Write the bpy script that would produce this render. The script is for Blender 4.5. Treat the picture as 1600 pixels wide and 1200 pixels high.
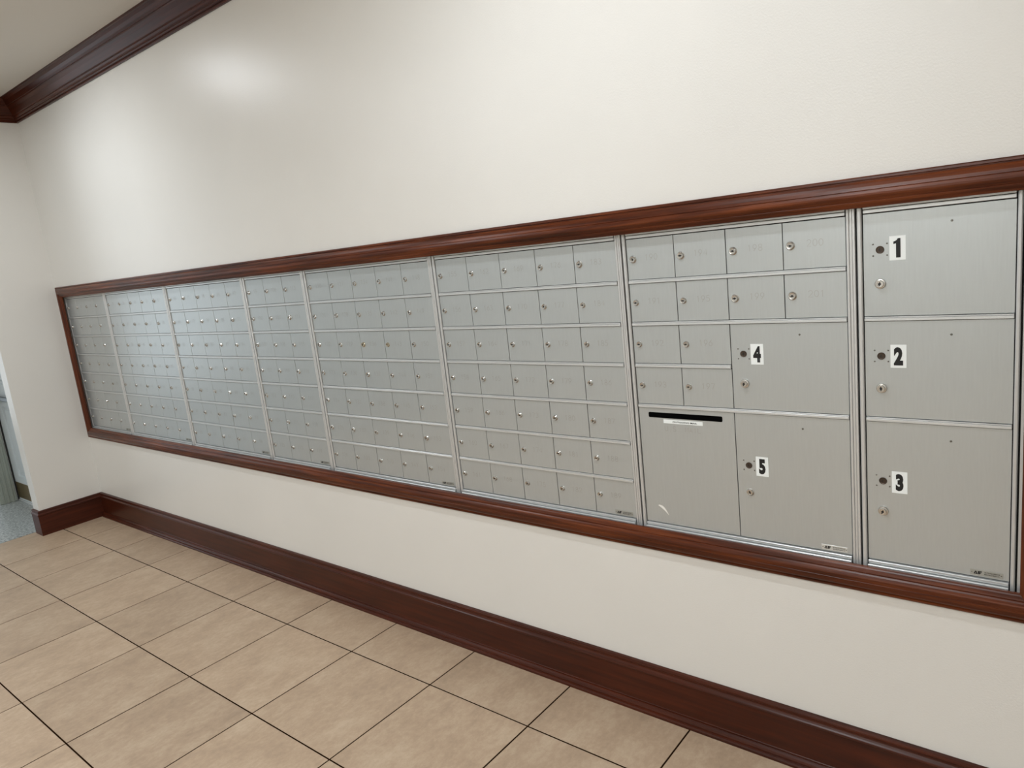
import bpy, bmesh, math, random
from mathutils import Vector, Matrix
random.seed(7)
for o in list(bpy.data.objects): bpy.data.objects.remove(o)
S = bpy.context.scene
COL = S.collection

# ------------------------------------------------------------------ camera
yaw, pitch, roll = 0.69771, -0.18642, -0.11078
cy, sy, cp, sp, cr, sr = math.cos(yaw), math.sin(yaw), math.cos(pitch), math.sin(pitch), math.cos(roll), math.sin(roll)
fwd = Vector((-sy*cp, cy*cp, sp)); right = Vector((cy, sy, 0)); up = right.cross(fwd)
r2 = cr*right + sr*up; u2 = -sr*right + cr*up
cam_d = bpy.data.cameras.new('camera'); cam = bpy.data.objects.new('camera', cam_d); COL.objects.link(cam)
cam_d.sensor_width = 36; cam_d.lens = 36*1120.35/1600; cam_d.clip_start = 0.02
M = Matrix.Identity(4)
for i in range(3):
    M[i][0], M[i][1], M[i][2] = r2[i], u2[i], -fwd[i]
M[0][3], M[1][3], M[2][3] = 6.03223, -2.05454, 1.70962
cam.matrix_world = M
S.camera = cam

# ------------------------------------------------------------------ light and exposure
S.view_settings.view_transform = 'Standard'; S.view_settings.look = 'None'
S.view_settings.exposure = -0.06; S.view_settings.gamma = 1; S.view_settings.use_curve_mapping = False
wd = bpy.data.worlds.new('world'); S.world = wd; wd.use_nodes = True
wd.node_tree.nodes['Background'].inputs[0].default_value = (0.85, 0.93, 1, 1)
wd.node_tree.nodes['Background'].inputs[1].default_value = 1.0
def area(name, loc, rot, size, energy, color, shape='DISK', sy_=None, spread=180):
    l = bpy.data.lights.new(name, 'AREA'); l.shape = shape; l.size = size
    if sy_: l.size_y = sy_
    l.energy = energy; l.color = color; l.spread = math.radians(spread)
    o = bpy.data.objects.new(name, l); o.location = loc; o.rotation_euler = rot; COL.objects.link(o); return o
ZC = 3.113
WARM = (0.915, 0.956, 1.0)
LAMPS = [(1.38, -0.95, 17), (4.80, -0.98, 20), (8.1, -0.98, 7), (1.38, -3.1, 38), (4.80, -3.1, 31), (8.1, -3.1, 12)]  # back row by the far wall is added to raise the fill light
for x, y, e in LAMPS:
    area('downlight', (x, y, ZC-0.012), (0, 0, 0), 0.11, e, WARM)
area('window_daylight', (-4.6, -2.3, 1.55), (0, math.radians(-90), 0), 2.6, 22, (0.80, 0.92, 1.0), 'RECTANGLE', 3.0)
area('lobby_light', (-2.2, -1.9, ZC-0.02), (0, 0, 0), 0.6, 12, (0.92, 0.97, 1.0))
area('room_fill_panel', (5.0, -3.9, 3.05), (0, 0, 0), 1.2, 50, (0.95, 0.98, 1.0), 'RECTANGLE', 0.6)

# ------------------------------------------------------------------ materials
def newmat(name):
    m = bpy.data.materials.new(name); m.use_nodes = True
    return m, m.node_tree, m.node_tree.nodes['Principled BSDF']
def simple(name, col, rough=0.5, metal=0.0):
    m, t, b = newmat(name)
    b.inputs['Base Color'].default_value = (*col, 1); b.inputs['Roughness'].default_value = rough; b.inputs['Metallic'].default_value = metal
    return m
def noise(t, scale, detail=4, vec=None, rough=0.55):
    n = t.nodes.new('ShaderNodeTexNoise'); n.inputs['Scale'].default_value = scale; n.inputs['Detail'].default_value = detail
    n.inputs['Roughness'].default_value = rough
    if vec: t.links.new(vec, n.inputs['Vector'])
    return n
def coords(t, scale=(1, 1, 1), kind='Object', rnd=False):
    c = t.nodes.new('ShaderNodeTexCoord'); mp = t.nodes.new('ShaderNodeMapping')
    t.links.new(c.outputs[kind], mp.inputs['Vector']); mp.inputs['Scale'].default_value = scale
    if rnd:
        oi = t.nodes.new('ShaderNodeObjectInfo'); k = t.nodes.new('ShaderNodeMath'); k.operation = 'MULTIPLY'; k.inputs[1].default_value = 60
        t.links.new(oi.outputs['Random'], k.inputs[0]); cb = t.nodes.new('ShaderNodeCombineXYZ')
        t.links.new(k.outputs[0], cb.inputs[0]); t.links.new(k.outputs[0], cb.inputs[1])
        t.links.new(cb.outputs[0], mp.inputs['Location'])
    return mp.outputs[0]
def ramp(t, fac, stops):
    r = t.nodes.new('ShaderNodeValToRGB'); e = r.color_ramp.elements
    while len(e) < len(stops): e.new(0.5)
    for q, (p, c) in zip(e, stops): q.position = p; q.color = (*c, 1)
    t.links.new(fac, r.inputs[0]); return r
def bump(t, b, h, strength, dist=0.001):
    n = t.nodes.new('ShaderNodeBump'); n.inputs['Strength'].default_value = strength; n.inputs['Distance'].default_value = dist
    t.links.new(h, n.inputs['Height']); t.links.new(n.outputs[0], b.inputs['Normal'])
def lin(*c): return tuple((x/255/12.92) if x/255 <= 0.04045 else ((x/255+0.055)/1.055)**2.4 for x in c)

# painted wall: eggshell cream with roller stipple
m_wall, t, b = newmat('cream_wall_paint')
v = coords(t)
n = noise(t, 1.3, 3, v); r = ramp(t, n.outputs[0], [(0.3, lin(223, 221.5, 216)), (0.7, lin(227, 225.5, 220))])
t.links.new(r.outputs[0], b.inputs['Base Color']); b.inputs['Roughness'].default_value = 0.33
b.inputs['Specular IOR Level'].default_value = 0.45
n2 = noise(t, 200, 3, v); bump(t, b, n2.outputs[0], 0.45, 0.0010)
m_ceil = simple('ceiling_paint', lin(216, 213, 206), 0.7)

def wood(name, scale, gloss=0.28, cols=((44, 18, 8), (80, 36, 16), (112, 56, 26)), b_=0.05):
    m, t, b = newmat(name)
    v = coords(t, scale)
    n = noise(t, 6.0, 6, v, 0.62)
    n2 = noise(t, 1.2, 2, coords(t))
    mx = t.nodes.new('ShaderNodeMath'); mx.operation = 'ADD'; mx.inputs[1].default_value = 0
    k = t.nodes.new('ShaderNodeMath'); k.operation = 'MULTIPLY_ADD'; k.inputs[1].default_value = 0.35
    t.links.new(n2.outputs[0], k.inputs[0]); t.links.new(n.outputs[0], k.inputs[2])
    r = ramp(t, k.outputs[0], [(0.45, lin(*cols[0])), (0.65, lin(*cols[1])), (0.85, lin(*cols[2]))])
    t.links.new(r.outputs[0], b.inputs['Base Color']); b.inputs['Roughness'].default_value = gloss
    b.inputs['Specular IOR Level'].default_value = 0.26
    bump(t, b, n.outputs[0], b_, 0.0003)
    return m
m_woodx = wood('mahogany_grain_along_wall', (0.5, 12, 12))
m_woody = wood('mahogany_grain_across_room', (12, 0.5, 12))
DK = ((50, 21, 12), (64, 27, 14), (78, 34, 18))
m_dwoodx = wood('dark_mahogany_along_wall', (0.4, 9, 9), 0.3, DK, 0.01)
m_dwoody = wood('dark_mahogany_across_room', (9, 0.4, 9), 0.45, DK, 0.01)
m_woodz = wood('mahogany_grain_upright', (12, 12, 0.5))

def metal(name, col, rough, metallic, grain):
    m, t, b = newmat(name)
    v = coords(t, grain, rnd=True)
    n = noise(t, 40, 4, v)
    c0 = lin(*col); r = ramp(t, n.outputs[0], [(0.3, tuple(x*0.98 for x in c0)), (0.7, tuple(x*1.02 for x in c0))])
    t.links.new(r.outputs[0], b.inputs['Base Color'])
    b.inputs['Roughness'].default_value = rough; b.inputs['Metallic'].default_value = metallic
    return m
m_door = metal('satin_aluminium', (188, 193, 193), 0.33, 0.52, (6, 6, 0.4))
m_rail = metal('bright_aluminium_extrusion', (212, 215, 215), 0.34, 0.5, (0.4, 6, 6))
m_stile = metal('anodised_aluminium_extrusion', (206, 207, 206), 0.36, 0.45, (6, 6, 0.4))
m_dark = simple('dark_gap', (0.012, 0.011, 0.010), 0.8)
m_chrome = simple('chrome_lock', lin(205, 203, 198), 0.22, 1.0)
m_brass = simple('brassy_lock', lin(198, 188, 166), 0.24, 1.0)
m_key = simple('keyhole_black', (0.01, 0.01, 0.01), 0.5)
m_dklock = simple('dark_bronze_lock', lin(78, 68, 60), 0.35, 0.7)
m_stamp = simple('stamped_numeral', lin(170, 169, 164), 0.5, 0.6)
m_white = simple('white_vinyl', lin(240, 245, 244), 0.4)
m_black = simple('black_vinyl', lin(10, 11, 12), 0.6)
m_plate = simple('maker_plate_silver', lin(216, 217, 212), 0.35, 0.4)
m_plategrey = simple('maker_plate_grey', lin(176, 178, 172), 0.4, 0.5)
m_scuff = simple('pale_scuff', lin(238, 237, 230), 0.6)
m_rivet = simple('rivet_steel', lin(120, 118, 112), 0.35, 0.9)
m_slot = simple('slot_shadow_black', (0.003, 0.003, 0.003), 1.0)
m_slot.node_tree.nodes['Principled BSDF'].inputs['Specular IOR Level'].default_value = 0.0

# porcelain tile with streaks running away from the mail wall
m_tile, t, b = newmat('beige_porcelain_tile')
v = coords(t, (3.0, 1.7, 1), rnd=True)
n = noise(t, 2.4, 8, v, 0.72); nf = noise(t, 30, 6, coords(t, (1.6, 1, 1), rnd=True), 0.75)
k = t.nodes.new('ShaderNodeMath'); k.operation = 'MULTIPLY_ADD'; k.inputs[1].default_value = 0.6
t.links.new(nf.outputs[0], k.inputs[0]); t.links.new(n.outputs[0], k.inputs[2])
r = ramp(t, k.outputs[0], [(0.50, lin(161, 140, 118)), (0.78, lin(181, 157, 132)), (1.0, lin(196, 175, 150))])
oi = t.nodes.new('ShaderNodeObjectInfo'); hs = t.nodes.new('ShaderNodeHueSaturation')
mr = t.nodes.new('ShaderNodeMapRange'); mr.inputs[3].default_value = 0.93; mr.inputs[4].default_value = 1.05
t.links.new(oi.outputs['Random'], mr.inputs[0]); t.links.new(mr.outputs[0], hs.inputs['Value'])
t.links.new(r.outputs[0], hs.inputs['Color']); t.links.new(hs.outputs[0], b.inputs['Base Color'])
b.inputs['Roughness'].default_value = 0.42; bump(t, b, nf.outputs[0], 0.08, 0.0006)
m_grout = simple('dark_brown_grout', lin(40, 26, 16), 1.0)
m_grout.node_tree.nodes['Principled BSDF'].inputs['Specular IOR Level'].default_value = 0.0
m_gran, t, b = newmat('grey_speckled_granite')
v = coords(t)
n = noise(t, 55, 5, v, 0.75); r = ramp(t, n.outputs[0], [(0.36, lin(92, 96, 98)), (0.5, lin(160, 166, 166)), (0.62, lin(205, 208, 206))])
t.links.new(r.outputs[0], b.inputs['Base Color']); b.inputs['Roughness'].default_value = 0.3
m_doorpaint = simple('white_door_paint', lin(205, 212, 214), 0.4)
m_casing = simple('grey_green_casing_paint', lin(150, 156, 146), 0.5)
m_kick = simple('brass_kick_plate', lin(128, 108, 70), 0.35, 0.8)
m_bar = simple('dark_push_bar', lin(70, 74, 76), 0.35, 0.6)

# ------------------------------------------------------------------ mesh helpers
def mesh_obj(name, bm, mats, parent=None, loc=None, smooth=False):
    me = bpy.data.meshes.new(name); bmesh.ops.recalc_face_normals(bm, faces=bm.faces[:]); bm.to_mesh(me); bm.free()
    if not isinstance(mats, (list, tuple)): mats = [mats]
    for m in mats: me.materials.append(m)
    if smooth:
        for p in me.polygons: p.use_smooth = True
    return link(name, me, parent, loc)
def link(name, me, parent=None, loc=None):
    o = bpy.data.objects.new(name, me); COL.objects.link(o)
    if parent: o.parent = parent
    if loc: o.location = loc
    return o
def add_box(bm, x0, x1, y0, y1, z0, z1, bev=0, mi=0):
    vs = [bm.verts.new(p) for p in ((x0,y0,z0),(x1,y0,z0),(x1,y1,z0),(x0,y1,z0),(x0,y0,z1),(x1,y0,z1),(x1,y1,z1),(x0,y1,z1))]
    fs = [bm.faces.new([vs[i] for i in f]) for f in ((0,3,2,1),(4,5,6,7),(0,1,5,4),(1,2,6,5),(2,3,7,6),(3,0,4,7))]
    for f in fs: f.material_index = mi
    if bev:
        es = list({e for f in fs for e in f.edges})
        bmesh.ops.bevel(bm, geom=es, offset=bev, segments=1, affect='EDGES', material=-1)
def lathe_y(bm, prof, cx=0, cz=0, seg=20, mi=0):
    """profile of (radius, y) pairs revolved about the y axis through (cx, cz)"""
    rings = []
    for rr, y in prof:
        if rr < 1e-6: rings.append([bm.verts.new((cx, y, cz))])
        else: rings.append([bm.verts.new((cx+rr*math.cos(2*math.pi*k/seg), y, cz+rr*math.sin(2*math.pi*k/seg))) for k in range(seg)])
    for a, c in zip(rings, rings[1:]):
        for k in range(seg):
            j = (k+1) % seg
            if len(a) == 1 and len(c) == 1: continue
            if len(a) == 1: f = bm.faces.new((a[0], c[k], c[j]))
            elif len(c) == 1: f = bm.faces.new((a[k], a[j], c[0]))
            else: f = bm.faces.new((a[k], a[j], c[j], c[k]))
            f.material_index = mi
def structure(o):
    o['kind'] = 'structure'; return o
def thing(name, label, cat, loc, group=None):
    o = bpy.data.objects.new(name, None); COL.objects.link(o); o.location = loc; o.empty_display_size = 0.1
    o['label'] = label; o['category'] = cat
    if group: o['group'] = group
    return o
def sweep(path, prof, mat, name, side=1, pre=None, post=None, parent=None):
    """mitred sweep of a closed (depth, z) profile along an xy polyline; depth goes to the left (side=1) or right"""
    P = [Vector(p) for p in path]; n = len(P)
    def nrm(a, c):
        d = (c-a).normalized(); return Vector((-d.y, d.x))*side
    bm = bmesh.new(); rings = []
    for i, p in enumerate(P):
        a = nrm(P[i-1], p) if i else (nrm(Vector(pre), p) if pre else None)
        c = nrm(p, P[i+1]) if i < n-1 else (nrm(p, Vector(post)) if post else None)
        if a is None: a = c
        if c is None: c = a
        mvec = (a+c)/(1+a.dot(c))
        rings.append([bm.verts.new((p.x+mvec.x*d, p.y+mvec.y*d, z)) for d, z in prof])
    m = len(prof)
    for A, B in zip(rings, rings[1:]):
        for k in range(m):
            j = (k+1) % m; bm.faces.new((A[k], A[j], B[j], B[k]))
    bm.faces.new(rings[0]); bm.faces.new(list(reversed(rings[-1])))
    return mesh_obj(name, bm, mat, parent)
def text_mesh(txt, h, sx=1.0, bold=0.0, depth=0.0004, spacing=1.0, res=3):
    cu = bpy.data.curves.new('txt', 'FONT'); cu.body = txt; cu.size = 1.0; cu.offset = bold; cu.extrude = 0; cu.resolution_u = res
    cu.align_x = 'CENTER'; cu.space_character = spacing
    ob = bpy.data.objects.new('txt', cu); COL.objects.link(ob)
    dg = bpy.context.evaluated_depsgraph_get(); me = bpy.data.meshes.new_from_object(ob.evaluated_get(dg))
    bpy.data.objects.remove(ob); bpy.data.curves.remove(cu)
    ys = [v.co.y for v in me.vertices]; xs = [v.co.x for v in me.vertices]
    y0, y1 = min(ys), max(ys); x0, x1 = min(xs), max(xs); s = h/(y1-y0)
    # lay into the xz plane, centred on the origin, facing -y
    for v in me.vertices:
        X = (v.co.x-(x0+x1)/2)*s*sx; Z = (v.co.y-(y0+y1)/2)*s; v.co = (X, -depth, Z)
    return me

# ------------------------------------------------------------------ room
X1, YF, XL = 8.6, -4.4, -4.8
OX0, OX1, OZ0, OZ1 = 0.050, 5.915, 0.695, 1.722      # opening for the mailboxes
bm = bmesh.new()
add_box(bm, -0.12, OX0, 0, 0.2, 0, ZC+0.05); add_box(bm, OX1, X1, 0, 0.2, 0, ZC+0.05)
add_box(bm, OX0, OX1, 0, 0.2, 0, OZ0); add_box(bm, OX0, OX1, 0, 0.2, OZ1, ZC+0.05)
add_box(bm, OX0, OX1, 0.17, 0.2, OZ0, OZ1)
structure(mesh_obj('wall_back', bm, m_wall))
bm = bmesh.new(); add_box(bm, -0.12, 0, -0.436, 0, 0, ZC+0.05)
structure(mesh_obj('wall_left', bm, m_wall))
bm = bmesh.new(); add_box(bm, XL, X1, YF-0.15, YF, 0, ZC+0.05); structure(mesh_obj('wall_front', bm, m_wall))
bm = bmesh.new(); add_box(bm, X1, X1+0.15, YF-0.15, 0.2, 0, ZC+0.05); structure(mesh_obj('wall_right', bm, m_wall))
bm = bmesh.new()
add_box(bm, XL-0.15, XL, YF-0.15, -3.85, 0, ZC+0.05); add_box(bm, XL-0.15, XL, -0.75, -0.215, 0, ZC+0.05)
add_box(bm, XL-0.15, XL, -3.85, -0.75, 0, 0.2); add_box(bm, XL-0.15, XL, -3.85, -0.75, 2.9, ZC+0.05)
structure(mesh_obj('wall_lobby_end', bm, m_wall))
win = structure(link('window_1', None, None, (XL-0.06, -2.3, 0.2)))
bm = bmesh.new()
for yy in (-1.55, -0.75, 0.0, 0.75, 1.5): add_box(bm, -0.03, 0.03, yy-0.0, yy+0.05, 0, 2.7)
add_box(bm, -0.03, 0.03, -1.55, 1.55, 0, 0.05); add_box(bm, -0.03, 0.03, -1.55, 1.55, 2.65, 2.7)
mesh_obj('window_frame', bm, m_casing, win)
# lobby wall with the door seen past the wall end
bm = bmesh.new()
add_box(bm, XL, -1.345, -0.215, -0.115, 0, ZC+0.05); add_box(bm, -0.40, -0.12, -0.215, -0.115, 0, ZC+0.05)
add_box(bm, -1.345, -0.40, -0.215, -0.115, 2.1, ZC+0.05)
structure(mesh_obj('wall_lobby', bm, m_wall))
bm = bmesh.new(); add_box(bm, XL-0.15, X1+0.15, YF-0.15, 0.2, ZC, ZC+0.1); structure(mesh_obj('ceiling', bm, m_ceil))

# door in the lobby
dr = structure(link('door_1', None, None, (-1.332, -0.20, 0.0)))
bm = bmesh.new()
for a in ((0.004, 0.88, 0, 0.04, 0.015, 0.24), (0.004, 0.13, 0, 0.04, 0.24, 2.08), (0.75, 0.88, 0, 0.04, 0.24, 2.08), (0.13, 0.75, 0, 0.04, 0.86, 1.06), (0.13, 0.75, 0, 0.04, 1.96, 2.08)): add_box(bm, *a)
mesh_obj('door_leaf', bm, m_doorpaint, dr)
bm = bmesh.new(); add_box(bm, 0.13, 0.75, 0.014, 0.03, 0.24, 0.86); add_box(bm, 0.16, 0.72, 0.006, 0.014, 0.27, 0.83, 0.004); mesh_obj('door_panel', bm, m_doorpaint, dr)
bm = bmesh.new(); add_box(bm, 0.13, 0.75, 0.014, 0.03, 1.06, 1.96); add_box(bm, 0.16, 0.72, 0.006, 0.014, 1.09, 1.93, 0.004); mesh_obj('door_panel', bm, m_doorpaint, dr)
bm = bmesh.new(); add_box(bm, -0.006, 0.005, -0.012, 0.0, 0.0, 2.08); mesh_obj('door_gap_strip', bm, m_dark, dr)  # dark strip stands in for the shaded joint between door and casing
bm = bmesh.new(); add_box(bm, 0.01, 0.87, -0.003, 0, 0.03, 0.175, 0.001); mesh_obj('kick_plate', bm, m_kick, dr)
bm = bmesh.new(); add_box(bm, 0.0, 0.9, -0.01, 0.05, 0.0, 0.012, 0.003); mesh_obj('threshold', bm, m_rail, dr)
bm = bmesh.new(); add_box(bm, 0.06, 0.80, -0.055, -0.03, 0.93, 0.965, 0.004); add_box(bm, 0.08, 0.12, -0.03, 0, 0.92, 0.975, 0.003); add_box(bm, 0.74, 0.78, -0.03, 0, 0.92, 0.975, 0.003)
mesh_obj('push_bar', bm, m_bar, dr)
bm = bmesh.new()
add_box(bm, -1.46, -1.335, -0.345, -0.216, 0, ZC-0.001, 0.004)
for yy in (-0.325, -0.29, -0.255): add_box(bm, -1.336, -1.330, yy, yy+0.018, 0, ZC-0.001, 0.002)
structure(mesh_obj('trim_3', bm, m_casing))

# floor: grout bed with separate tiles, granite beyond
TX, TY, TA, TB = 1.42474, -0.31442, 0.50704, 0.505
bm = bmesh.new(); add_box(bm, -0.155, X1, YF, 0.0, -0.05, -0.0013)
floor = structure(mesh_obj('floor', bm, m_grout))
tile_cache = {}
def tile_mesh(w, h):
    k = (round(w, 3), round(h, 3))
    if k not in tile_cache:
        bm = bmesh.new(); add_box(bm, 0, w, 0, h, -0.009, 0, 0.0005)
        me = bpy.data.meshes.new('tile'); bm.to_mesh(me); bm.free(); me.materials.append(m_tile); tile_cache[k] = me
    return tile_cache[k]
J = 0.0031
ys = [0.0] + [TY-TB*k for k in range(9)]; xs = [-0.155] + [TX+TA*i for i in range(-2, 15)]
xs = [x for x in xs if x < X1-0.1]+[X1]; ys = [y for y in ys if y > YF+0.1]+[YF]
for i in range(len(xs)-1):
    for j in range(len(ys)-1):
        xa, xb, ya, yb = xs[i]+J, xs[i+1]-J, ys[j+1]+J, ys[j]-J
        link('tile', tile_mesh(xb-xa, yb-ya), floor, (xa, ya, random.uniform(-0.0003, 0.0003)))
bm = bmesh.new(); add_box(bm, XL, -0.160, YF, -0.115, -0.05, -0.0005)
mesh_obj('granite_slab', bm, m_gran, floor)

# baseboards and crown
bb = [(0, 0), (0.042, 0), (0.042, 0.008), (0.039, 0.013), (0.034, 0.015), (0.034, 0.019), (0.031, 0.025), (0.025, 0.030), (0.0215, 0.031), (0.0215, 0.034),
      (0.020, 0.036), (0.020, 0.152), (0.0235, 0.154), (0.025, 0.158), (0.0235, 0.162), (0.0195, 0.165), (0.0165, 0.170), (0.0155, 0.176), (0.0175, 0.179), (0.0165, 0.184), (0.010, 0.187), (0, 0.188)]
structure(sweep([(0, 0), (X1, 0)], bb, m_dwoodx, 'baseboard_back', -1, pre=(0, -1)))
bl = [(0, 0), (0.020, 0)] + bb[10:]
structure(sweep([(-0.12, -0.436+0.0), (0, -0.436), (0, 0)], bl, m_dwoody, 'baseboard_left', -1, post=(1, 0)))
cz0 = 2.962
crown = [(0, cz0), (0.010, cz0), (0.013, cz0+0.004), (0.013, cz0+0.009), (0.010, cz0+0.012), (0.016, cz0+0.015), (0.020, cz0+0.020), (0.019, cz0+0.026),
         (0.024, cz0+0.030), (0.030, cz0+0.038), (0.029, cz0+0.043), (0.034, cz0+0.046), (0.040, cz0+0.056), (0.052, cz0+0.076), (0.066, cz0+0.094), (0.068, cz0+0.100), (0.074, cz0+0.101),
         (0.078, cz0+0.112), (0.086, cz0+0.128), (0.098, cz0+0.139), (0.104, cz0+0.141), (0.106, cz0+0.147), (0.106, ZC), (0, ZC)]
structure(sweep([(0, 0), (X1, 0)], crown, m_dwoodx, 'trim_1', -1, pre=(0, -1)))
structure(sweep([(-0.12, -0.436), (0, -0.436), (0, 0)], crown, m_dwoody, 'trim_2', -1, post=(1, 0)))

# ceiling downlights (fixtures); the far-wall row is added for fill light
LAMPLAB = {k: 'round white recessed ceiling downlight ' + v for k, v in {
 (1.38, -0.95): 'nearest the corner by the mailboxes', (4.80, -0.98): 'above the outgoing mail slot', (8.1, -0.98): 'past the right end of the mailboxes',
 (1.38, -3.1): 'added for fill by the far wall near the lobby', (4.80, -3.1): 'added for fill by the far wall behind the viewer', (8.1, -3.1): 'added for fill by the far wall in the right-hand corner'}.items()}
for x, y, e in LAMPS:
    lt = thing('ceiling_light', LAMPLAB[(x, y)], 'light', (x, y, ZC), 'recessed downlights in the ceiling')
    bm = bmesh.new(); seg = 28; rr = []
    for rad, z in ((0.08, 0), (0.081, -0.006), (0.100, -0.006), (0.104, -0.001), (0.104, 0)):
        rr.append([bm.verts.new((rad*math.cos(2*math.pi*k/seg), rad*math.sin(2*math.pi*k/seg), z)) for k in range(seg)])
    for a, c in zip(rr, rr[1:]):
        for k in range(seg): bm.faces.new((a[k], a[(k+1) % seg], c[(k+1) % seg], c[k]))
    mesh_obj('trim_ring', bm, m_white, lt)

# ------------------------------------------------------------------ wooden surround of the mailboxes
FX0, FX1, FZ0, FZ1 = 0.028, 5.978, 0.641, 1.790
fprof = [(0, 0), (0, 0.012), (0.003, 0.015), (0.008, 0.0155), (0.0095, 0.0125), (0.0115, 0.0125), (0.0125, 0.0165), (0.018, 0.0205), (0.026, 0.0235), (0.034, 0.0250), (0.0350, 0.0238), (0.0362, 0.0250), (0.043, 0.0265), (0.048, 0.0265), (0.052, 0.0250), (0.056, 0.0215), (0.060, 0.0190), (0.0610, 0.0172), (0.063, 0.0180), (0.067, 0.0165), (0.072, 0.0125), (0.0755, 0.0105), (0.0775, 0.008), (0.0775, 0.001), (0.0, 0.001)]
fr = thing('wooden_surround', 'long dark mahogany moulded frame around the whole bank of wall mailboxes', 'frame', (FX0, 0, FZ0))
def frame_piece(a, c, inw, mat):
    """a, c: outer corners (x, z); inw: unit inward direction; mitred ends"""
    a, c, inw = Vector(a), Vector(c), Vector(inw); d = (c-a).normalized(); bm = bmesh.new(); R_ = []
    for p, s in ((a, 1), (c, -1)):
        R_.append([bm.verts.new((p.x+inw.x*t_+d.x*s*t_-FX0, -h_, p.y+inw.y*t_+d.y*s*t_-FZ0)) for t_, h_ in fprof])
    m = len(fprof)
    for k in range(m):
        j = (k+1) % m; bm.faces.new((R_[0][k], R_[0][j], R_[1][j], R_[1][k]))
    bm.faces.new(R_[0]); bm.faces.new(list(reversed(R_[1])))
    return mesh_obj('moulding', bm, mat, fr)
frame_piece((FX0, FZ1), (FX1, FZ1), (0, -1), m_woodx); frame_piece((FX0, FZ0), (FX1, FZ0), (0, 1), m_woodx)
frame_piece((FX0, FZ0), (FX0, FZ1), (1, 0), m_woodz); frame_piece((FX1, FZ0), (FX1, FZ1), (-1, 0), m_woodz)

# ------------------------------------------------------------------ mailboxes
YD = 0.022                                   # the doors sit back from the wall face
W, H, GAP, ZT = 0.16677, 0.13779, 0.04081, 1.69570
XU = [0.08769, 0.79557, 1.67022, 2.54486, 3.08598, 3.96062, 4.83527, 5.54314]
NC = [4, 5, 5, 3, 5, 5, 4, 2]
ZB = ZT-7*H; RH = 0.0060; G = 0.0011       # half rail height, half door gap
def z_of(r): return ZT-r*H
dcache = {}
def door_mesh(w, h):
    k = (round(w, 4), round(h, 4))
    if k not in dcache:
        bm = bmesh.new(); add_box(bm, 0, w, 0, 0.005, 0, h, 0.0006)
        me = bpy.data.meshes.new('door'); bm.to_mesh(me); bm.free(); me.materials.append(m_door); dcache[k] = me
    return dcache[k]
def lock_mesh(R0, mat, big=False):
    bm = bmesh.new()
    if big:
        lathe_y(bm, [(R0, 0), (R0, -0.003), (R0*0.9, -0.005), (R0*0.72, -0.0055), (R0*0.72, -0.011), (R0*0.66, -0.0125), (R0*0.46, -0.0125), (R0*0.44, -0.011), (0, -0.011)], seg=22)
    else:
        lathe_y(bm, [(R0, 0), (R0, -0.0015), (R0*0.88, -0.0028), (R0*0.84, -0.0024), (R0*0.80, -0.0060), (R0*0.72, -0.0070), (R0*0.52, -0.0066), (R0*0.48, -0.0050), (0, -0.0050)], seg=18)
    yk = -0.0112 if big else -0.0052
    add_box(bm, -R0*0.10, R0*0.10, yk, yk+0.0004, -R0*0.42, R0*0.42, 0, 1)
    lathe_y(bm, [(R0*0.27, yk-0.0001), (0, yk-0.0001)], seg=10, mi=1)
    me = bpy.data.meshes.new('lock'); bmesh.ops.recalc_face_normals(bm, faces=bm.faces[:]); bm.to_mesh(me); bm.free()
    me.materials.append(mat); me.materials.append(m_key)
    return me
L_small, L_bright, L_big, L_dull = lock_mesh(0.0106, m_chrome), lock_mesh(0.0124, m_chrome), lock_mesh(0.0135, m_chrome, True), lock_mesh(0.0098, m_brass)
L_bright2 = lock_mesh(0.0118, m_brass)
SPECIAL = {(1, 4, 0): L_bright, (3, 2, 1): L_bright, (4, 2, 2): L_bright2, (4, 2, 3): L_bright, (4, 4, 5): L_bright, (5, 4, 0): L_bright, (2, 1, 5): L_bright, (3, 0, 4): L_bright,
           (3, 2, 3): L_bright, (6, 0, 0): L_bright, (4, 3, 2): L_dull, (6, 3, 1): L_bright, (6, 1, 0): L_bright, (6, 2, 0): L_bright, (6, 2, 1): L_bright, (6, 3, 0): L_bright}
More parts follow.
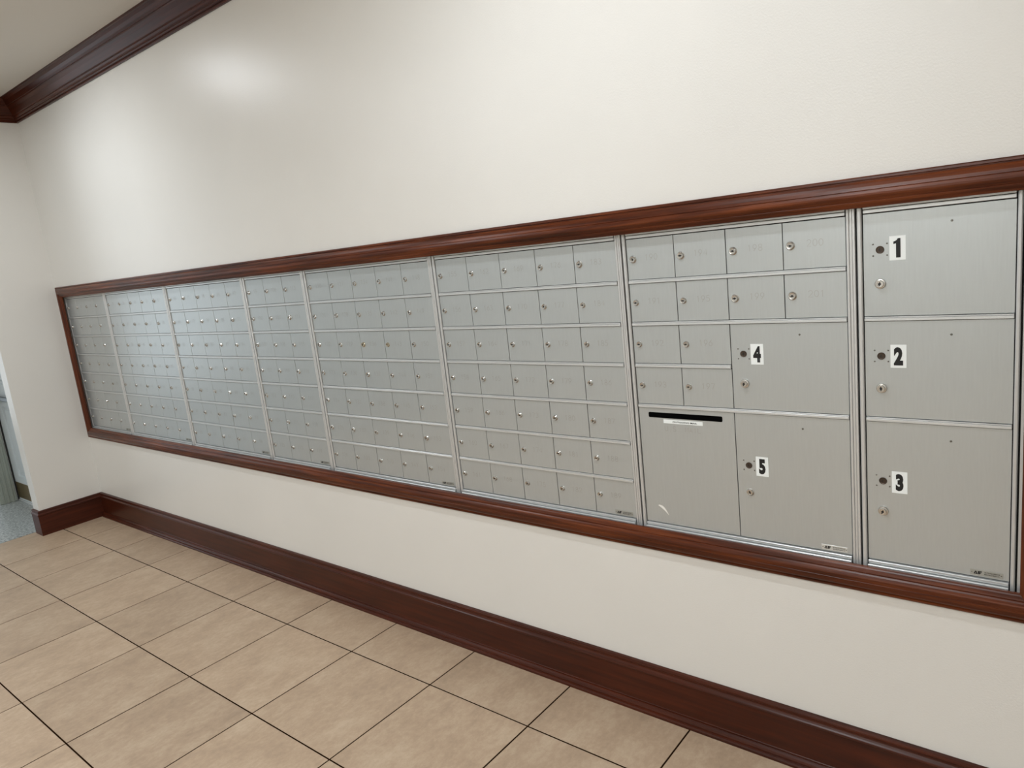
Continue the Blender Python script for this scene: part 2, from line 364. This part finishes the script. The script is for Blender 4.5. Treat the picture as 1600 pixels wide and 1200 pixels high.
# stroke font for the stamped box numbers (unit cell 0.6 x 1)
def arc(cx, cy_, rx, ry, a0, a1, n=7):
    return [(cx+rx*math.cos(math.radians(a0+(a1-a0)*i/n)), cy_+ry*math.sin(math.radians(a0+(a1-a0)*i/n))) for i in range(n+1)]
STROKES = {'0': [arc(.3, .5, .3, .5, 90, 450, 12)], '1': [[(.12, .78), (.32, 1), (.32, 0)]],
 '2': [arc(.3, .72, .28, .28, 170, -30, 6)+[(0.02, 0), (.6, 0)]], '3': [arc(.28, .76, .26, .24, 150, -90, 6)+arc(.28, .26, .31, .27, 90, -150, 6)],
 '4': [[(.45, 0), (.45, 1), (0, .3), (.62, .3)]], '5': [[(.55, 1), (.1, 1), (.05, .56)]+arc(.28, .32, .3, .32, 110, -150, 7)],
 '6': [[(.5, 1)]+arc(.3, .32, .28, .32, 150, -210, 11)], '7': [[(0, 1), (.6, 1), (.2, 0)]],
 '8': [arc(.3, .75, .24, .25, -90, 270, 10), arc(.3, .25, .3, .26, 90, 450, 10)], '9': [arc(.3, .68, .28, .32, -30, 330, 11)+[(.12, 0)]],
 'U': [[(0, 1), (0, .3)]+arc(.3, .3, .3, .3, 180, 360, 6)+[(.6, 1)]], 'S': [arc(.3, .75, .28, .25, 30, 260, 6)+arc(.3, .25, .3, .26, 80, -160, 7)],
 'M': [[(0, 0), (0, 1), (.3, .4), (.6, 1), (.6, 0)]], 'A': [[(0, 0), (.3, 1), (.6, 0)], [(.1, .35), (.5, .35)]], 'I': [[(.3, 0), (.3, 1)]], 'L': [[(0, 1), (0, 0), (.5, 0)]],
 '.': [[(.25, 0), (.35, 0)]], ' ': []}
scache = {}
def stroke_text(txt, h, w, pitch=0.86):
    bm = bmesh.new(); L = (len(txt)-1)*pitch+0.6
    for i, ch in enumerate(txt):
        for s in STROKES[ch]:
            pts = [Vector(((p[0]+i*pitch-L/2)*h, (p[1]-0.5)*h)) for p in s]; prev = None
            for j, p in enumerate(pts):
                a = pts[max(0, j-1)]; c = pts[min(len(pts)-1, j+1)]; d = (c-a)
                if d.length < 1e-7: d = Vector((1, 0))
                d.normalize(); nn = Vector((-d.y, d.x))*w/2
                cur = (bm.verts.new((p.x+nn.x, -0.00035, p.y+nn.y)), bm.verts.new((p.x-nn.x, -0.00035, p.y-nn.y)))
                if prev: bm.faces.new((prev[0], prev[1], cur[1], cur[0]))
                prev = cur
    me = bpy.data.meshes.new('numeral'); bm.to_mesh(me); bm.free(); me.materials.append(m_stamp); return me

LABELS = [
 'narrow four-column satin aluminium mailbox unit at the far left end of the bank',
 'five-column aluminium mailbox unit second from the far left end of the bank',
 'five-column aluminium mailbox unit just left of the narrow three-column unit',
 'narrow three-column aluminium mailbox unit of twenty-one small locked doors',
 'five-column aluminium mailbox unit just right of the narrow three-column unit',
 'five-column aluminium mailbox unit directly left of the outgoing mail slot unit',
 'aluminium mailbox unit with black outgoing mail slot and parcel doors 4 and 5',
 'aluminium parcel locker unit at the right end with doors 1, 2 and 3']
box_no = 1
def put(name, me, parent, loc, rot=0):
    o = link(name, me, parent, loc)
    if rot: o.rotation_euler[1] = rot
    return o
def bx(name, mat, parent, *a, **k):
    bm = bmesh.new(); add_box(bm, *a, **k); return mesh_obj(name, bm, mat, parent)
rivet_me = None
def parcel(U, x, r0, r1, num, dx=0, wcols=2):
    """big parcel door with its sticker, locks and rivets. x: local left edge"""
    zt = z_of(r0)-(RH if r0 else 0)-G; zb = z_of(r1)+(RH if r1 < 7 else 0)+G
    d = put('parcel_door', door_mesh(wcols*W-2*G, zt-zb), U, (x+G, 0, zb-ZB))
    d['label'] = 'large parcel door with white number %d sticker' % num
    return d, zt, zb
NUMZ = {1: (1.60085, 1.51292, 1.60236, 1.65846), 2: (1.31987, 1.23194, 1.31937, 1.37647), 3: (0.96916, 0.88122, 0.96865, 1.0965), 4: (1.3229, 1.23194, 1.32189, 1.3795), 5: (0.97219, 0.88527, 0.97219, 1.10156)}
def dress_parcel(d, zb, num):
    zn, zk, zs, zc = NUMZ[num]; xo = 0.040 if num in (1, 2, 3) else 0.0375
    # round lock in bronze with four rivets around it
    bm = bmesh.new(); lathe_y(bm, [(0.0100, 0), (0.0100, -0.0018), (0.0090, -0.0024), (0.0070, -0.0016), (0, -0.0016)], seg=20)
    add_box(bm, -0.001, 0.001, -0.0022, -0.0017, -0.004, 0.004, 0, 1); add_box(bm, -0.004, 0.0, -0.0022, -0.0017, -0.001, 0.001, 0, 1)
    mesh_obj('arrow_lock', bm, [m_dklock, m_key], d, (xo, 0, zn-zb))
    for sx_ in (-1, 1):
        for sz in (-1, 1):
            bm = bmesh.new(); lathe_y(bm, [(0.0022, 0), (0.0018, -0.0012), (0, -0.0016)], seg=10)
            mesh_obj('rivet', bm, m_rivet, d, (xo+sx_*0.0165, 0, zn-zb+sz*0.0150), True)
    put('knob_lock' , L_big if num != 5 else L_bright, d, (xo+0.0, 0, zk-zb), random.uniform(-.6, .6))
    bm = bmesh.new(); lathe_y(bm, [(0.0030, 0), (0.0026, -0.0012), (0.0012, -0.0010), (0, -0.0010)], seg=12)
    mesh_obj('screw', bm, m_rivet, d, (0.201 if num in (1, 2, 3) else 0.203, 0, zc-zb), True)
    bm = bmesh.new(); add_box(bm, -0.019, 0.019, -0.0005, 0, -0.031, 0.031)
    st = mesh_obj('number_sticker', bm, m_white, d, (xo+0.041, 0, zs-zb)); st['label'] = 'white sticker with bold black %d' % num
    if num == 4: st.rotation_euler[1] = 0.0
    if num == 1:
        bm = bmesh.new(); pts = [(0.0070, -.0245), (0.0070, .0245), (0.0008, .0245), (-0.0015, .0205), (-0.0050, .0180), (-0.0095, .0168), (-0.0095, .0105), (-0.0035, .0120), (-0.0035, -.0245)]
        bm.faces.new([bm.verts.new((x_, -0.0009, z_)) for x_, z_ in pts]); me = bpy.data.meshes.new('numeral'); bm.to_mesh(me); bm.free()
    else: me = text_mesh(str(num), 0.049, 0.66, 0.062, 0.0009)
    me.materials.clear(); me.materials.append(m_black)
    put('numeral', me, d, (xo+0.041, 0, zs-zb))

for u in range(8):
    nc = NC[u]; wU = nc*W; x0 = XU[u]
    U = thing('mailbox_unit', LABELS[u], 'mailbox', (x0, YD, ZB), 'aluminium mailbox units set in the wall')
    lf = 0.0150 if u else 0.0370; rt = 0.0250 if u < 7 else 0.024
    ztop = z_of(0)-ZB
    # dark housing behind the doors
    bx('housing', m_dark, U, -lf+0.001, wU+rt-0.001, 0.008, 0.14, -0.032, ztop+0.02)
    # side stiles: right side is a bead and a grooved bar, then a dark gap; left side one rounded bar
    for side in (-1, 1):
        e = 0 if side < 0 else wU
        bm = bmesh.new()
        def sb(a, c, yy, bev=0.001):
            xa, xb = (e-c, e-a) if side < 0 else (e+a, e+c)
            add_box(bm, xa, xb, yy, 0.010, -0.031, ztop+0.018, bev)
        if side < 0:
            sb(0.0016, 0.0130, -0.0062, 0.0026)
            if u == 0: sb(0.0145, 0.0365, -0.0040, 0.0008)
        elif u < 7:
            sb(0.0014, 0.0086, -0.0058, 0.0016); sb(0.0094, 0.0158, -0.0050, 0.0008); sb(0.0163, 0.0226, -0.0050, 0.0008)
        else:
            sb(0.0014, 0.0112, -0.0062, 0.0024); sb(0.0160, 0.0230, -0.0050, 0.0008)
        mesh_obj('stile', bm, m_stile, U)
    # head and sill rails
    bm = bmesh.new(); add_box(bm, 0.0016, wU-0.0016, -0.0035, 0.008, ztop+0.0015, ztop+0.0105, 0.001); add_box(bm, 0.0016, wU-0.0016, -0.0050, 0.008, ztop+0.0120, ztop+0.019, 0.001)
    mesh_obj('rail', bm, m_rail, U)
    bm = bmesh.new(); add_box(bm, 0.0016, wU-0.0016, -0.0070, 0.008, -0.0105, -0.0016, 0.001); add_box(bm, 0.0016, wU-0.0016, -0.0150, 0.008, -0.032, -0.0122, 0.001)
    mesh_obj('rail', bm, m_rail, U)
    def rail(r, xa, xb):
        bm = bmesh.new(); zc = z_of(r)-ZB
        add_box(bm, xa+0.0016, xb-0.0016, -0.0045, 0.008, zc-RH+0.0004, zc+RH*0.35, 0.0009); add_box(bm, xa+0.0016, xb-0.0016, -0.0030, 0.008, zc+RH*0.42, zc+RH-0.0004, 0.0007)
        mesh_obj('rail', bm, m_rail, U)
    if u == 6: rail(1, 0, wU); rail(2, 0, wU); rail(3, 0, 2*W); rail(4, 0, wU)
    elif u == 7: rail(2, 0, wU); rail(4, 0, wU)
    else:
        for r in range(1, 7): rail(r, 0, wU)
    # small doors, column by column, numbered downwards
    if u < 7:
        for c in range(nc):
            rows = 7 if u < 6 else (4 if c < 2 else 2)
            for r in range(rows):
                zt = z_of(r)-(RH if r else 0)-G; zb = z_of(r+1)+(RH if r < 6 else 0)+G
                d = put('mailbox_door', door_mesh(W-2*G, zt-zb), U, (c*W+G, random.uniform(-0.0004, 0.0002), zb-ZB))
                d.rotation_euler[2] = random.uniform(-0.0012, 0.0012)
                zl = z_of(r)-0.0655-zb; zl -= 0.002 if r else 0
                lk = SPECIAL.get((u, c, r), L_small if random.random() > 0.0 else L_dull)
                put('lock', lk, d, (0.0205+random.uniform(-.0006, .0006), 0, zl+random.uniform(-.0005, .0005)), random.uniform(-0.5, 0.5) if random.random() < .3 else random.uniform(-.1, .1)+math.radians(90))
                put('door_number', stroke_text(str(box_no), 0.0185, 0.0011), d, (0.086, 0, zl+0.004))
                box_no += 1
    if u == 6:
        d, zt, zb = parcel(U, 2*W, 2, 4, 4); dress_parcel(d, zb, 4)
        d, zt, zb = parcel(U, 2*W, 4, 7, 5); dress_parcel(d, zb, 5)
        # outgoing mail door
        zt = z_of(4)-RH-G; zb = ZB+G
        d = put('mail_slot_door', door_mesh(2*W-2*G, zt-zb), U, (G, 0, zb-ZB)); d['label'] = 'large door with black outgoing mail slot'
        X = lambda x: x-x0-G
        bm = bmesh.new(); n = 6; ra = 0.0045; pts = []
        xa, xb, za, zc_ = X(4.8717), X(5.12944), 1.1051-zb, 1.12329-zb
        for (qx, qz, a0) in ((xb-ra, zc_-ra, 0), (xa+ra, zc_-ra, 90), (xa+ra, za+ra, 180), (xb-ra, za+ra, 270)):
            for k_ in range(n+1):
                a = math.radians(a0+90*k_/n); pts.append((qx+ra*math.cos(a), qz+ra*math.sin(a)))
        top = [bm.verts.new((p[0], -0.0006, p[1])) for p in pts]; bot = [bm.verts.new((p[0], 0.002, p[1])) for p in pts]
        bm.faces.new(top)
        for k_ in range(len(pts)): bm.faces.new((top[k_], top[(k_+1) % len(pts)], bot[(k_+1) % len(pts)], bot[k_]))
        sl = mesh_obj('mail_slot', bm, m_slot, d); sl['label'] = 'long black letter slot with rounded ends'
        bm = bmesh.new(); add_box(bm, X(4.92527), X(5.06273), -0.0008, 0, 1.08791-zb, 1.10055-zb)
        lb = mesh_obj('slot_sticker', bm, m_white, d); lb['label'] = 'white strip reading OUTGOING MAIL'
        me = text_mesh('OUTGOING MAIL', 0.0052, 1.55, 0.02, 0.0012); me.materials.clear(); me.materials.append(m_black)
        put('lettering', me, d, (X(5.00108), 0, 1.09398-zb))
        put('stamped_lettering', stroke_text('U.S. MAIL', 0.0165, 0.0010, 0.88), d, (X(4.99198), 0, 1.07023-zb))
        bm = bmesh.new(); cpts = []
        for k_ in range(11):
            f = k_/10; xx = 4.88383+0.037*f; zz = 0.7943-0.0035*f-0.028*f*f; wv = 0.0042*math.sin(math.pi*min(1, f*0.85+0.12))
            cpts.append((bm.verts.new((X(xx)-wv*.4, -0.0003, zz-wv-zb)), bm.verts.new((X(xx)+wv*.4, -0.0003, zz+wv-zb))))
        for a, c in zip(cpts, cpts[1:]): bm.faces.new((a[0], a[1], c[1], c[0]))
        mesh_obj('scuff_mark', bm, m_scuff, d)
    if u == 7:
        for num, r0, r1 in ((1, 0, 2), (2, 2, 4), (3, 4, 7)):
            d, zt, zb = parcel(U, 0, r0, r1, num); dress_parcel(d, zb, num)
    # maker's plate in the lower right corner
    pw, ph = 0.072, 0.0158
    bm = bmesh.new(); add_box(bm, -pw/2, pw/2, -0.0008, 0, -ph/2, ph/2, 0.0003)
    for sx_ in (-1, 1): lathe_y(bm, [(0.0016, -0.0008), (0.0010, -0.0018), (0, -0.0019)], sx_*(pw/2-0.0035), 0, 8, 1)
    pl = mesh_obj('maker_plate', bm, [m_plate if u == 6 else m_plategrey, m_rivet], U, (wU-0.0500, -0.0006, 0.0130))
    bm = bmesh.new()
    def poly(pts):
        vs = [bm.verts.new((x_, -0.0012, z_)) for x_, z_ in pts]; bm.faces.new(vs)
    ox = -pw/2+0.0075; hh = 0.0088
    poly([(ox, -hh/2), (ox+0.0040, hh/2), (ox+0.0062, hh/2), (ox+0.0030, -hh/2)])
    poly([(ox+0.0062, hh/2), (ox+0.0050, 0.0012), (ox+0.0072, -hh/2), (ox+0.0102, -hh/2)])
    poly([(ox+0.0030, -hh/2), (ox+0.0072, -hh/2), (ox+0.0064, -0.0024), (ox+0.0037, -0.0024)])
    poly([(ox+0.0108, -hh/2), (ox+0.0092, hh/2), (ox+0.0190, hh/2), (ox+0.0180, 0.0016), (ox+0.0136, 0.0016), (ox+0.0138, 0.0006), (ox+0.0172, 0.0006), (ox+0.0164, -0.0020), (ox+0.0140, -0.0020), (ox+0.0142, -hh/2)])
    mesh_obj('maker_logo', bm, m_black, pl)
    for txt, zz in (('AUTH-FLORENCE', 0.0026), ('MANUFACTURING CO.', -0.0026)):
        me = text_mesh(txt, 0.0036, 1.0, 0.02, 0.0012, res=1); xw = max(v.co.x for v in me.vertices)*2
        for v in me.vertices: v.co.x *= 0.0340/xw
        me.materials.clear(); me.materials.append(m_black); put('maker_lettering', me, pl, (0.0125, 0, zz))
bpy.context.view_layer.update()
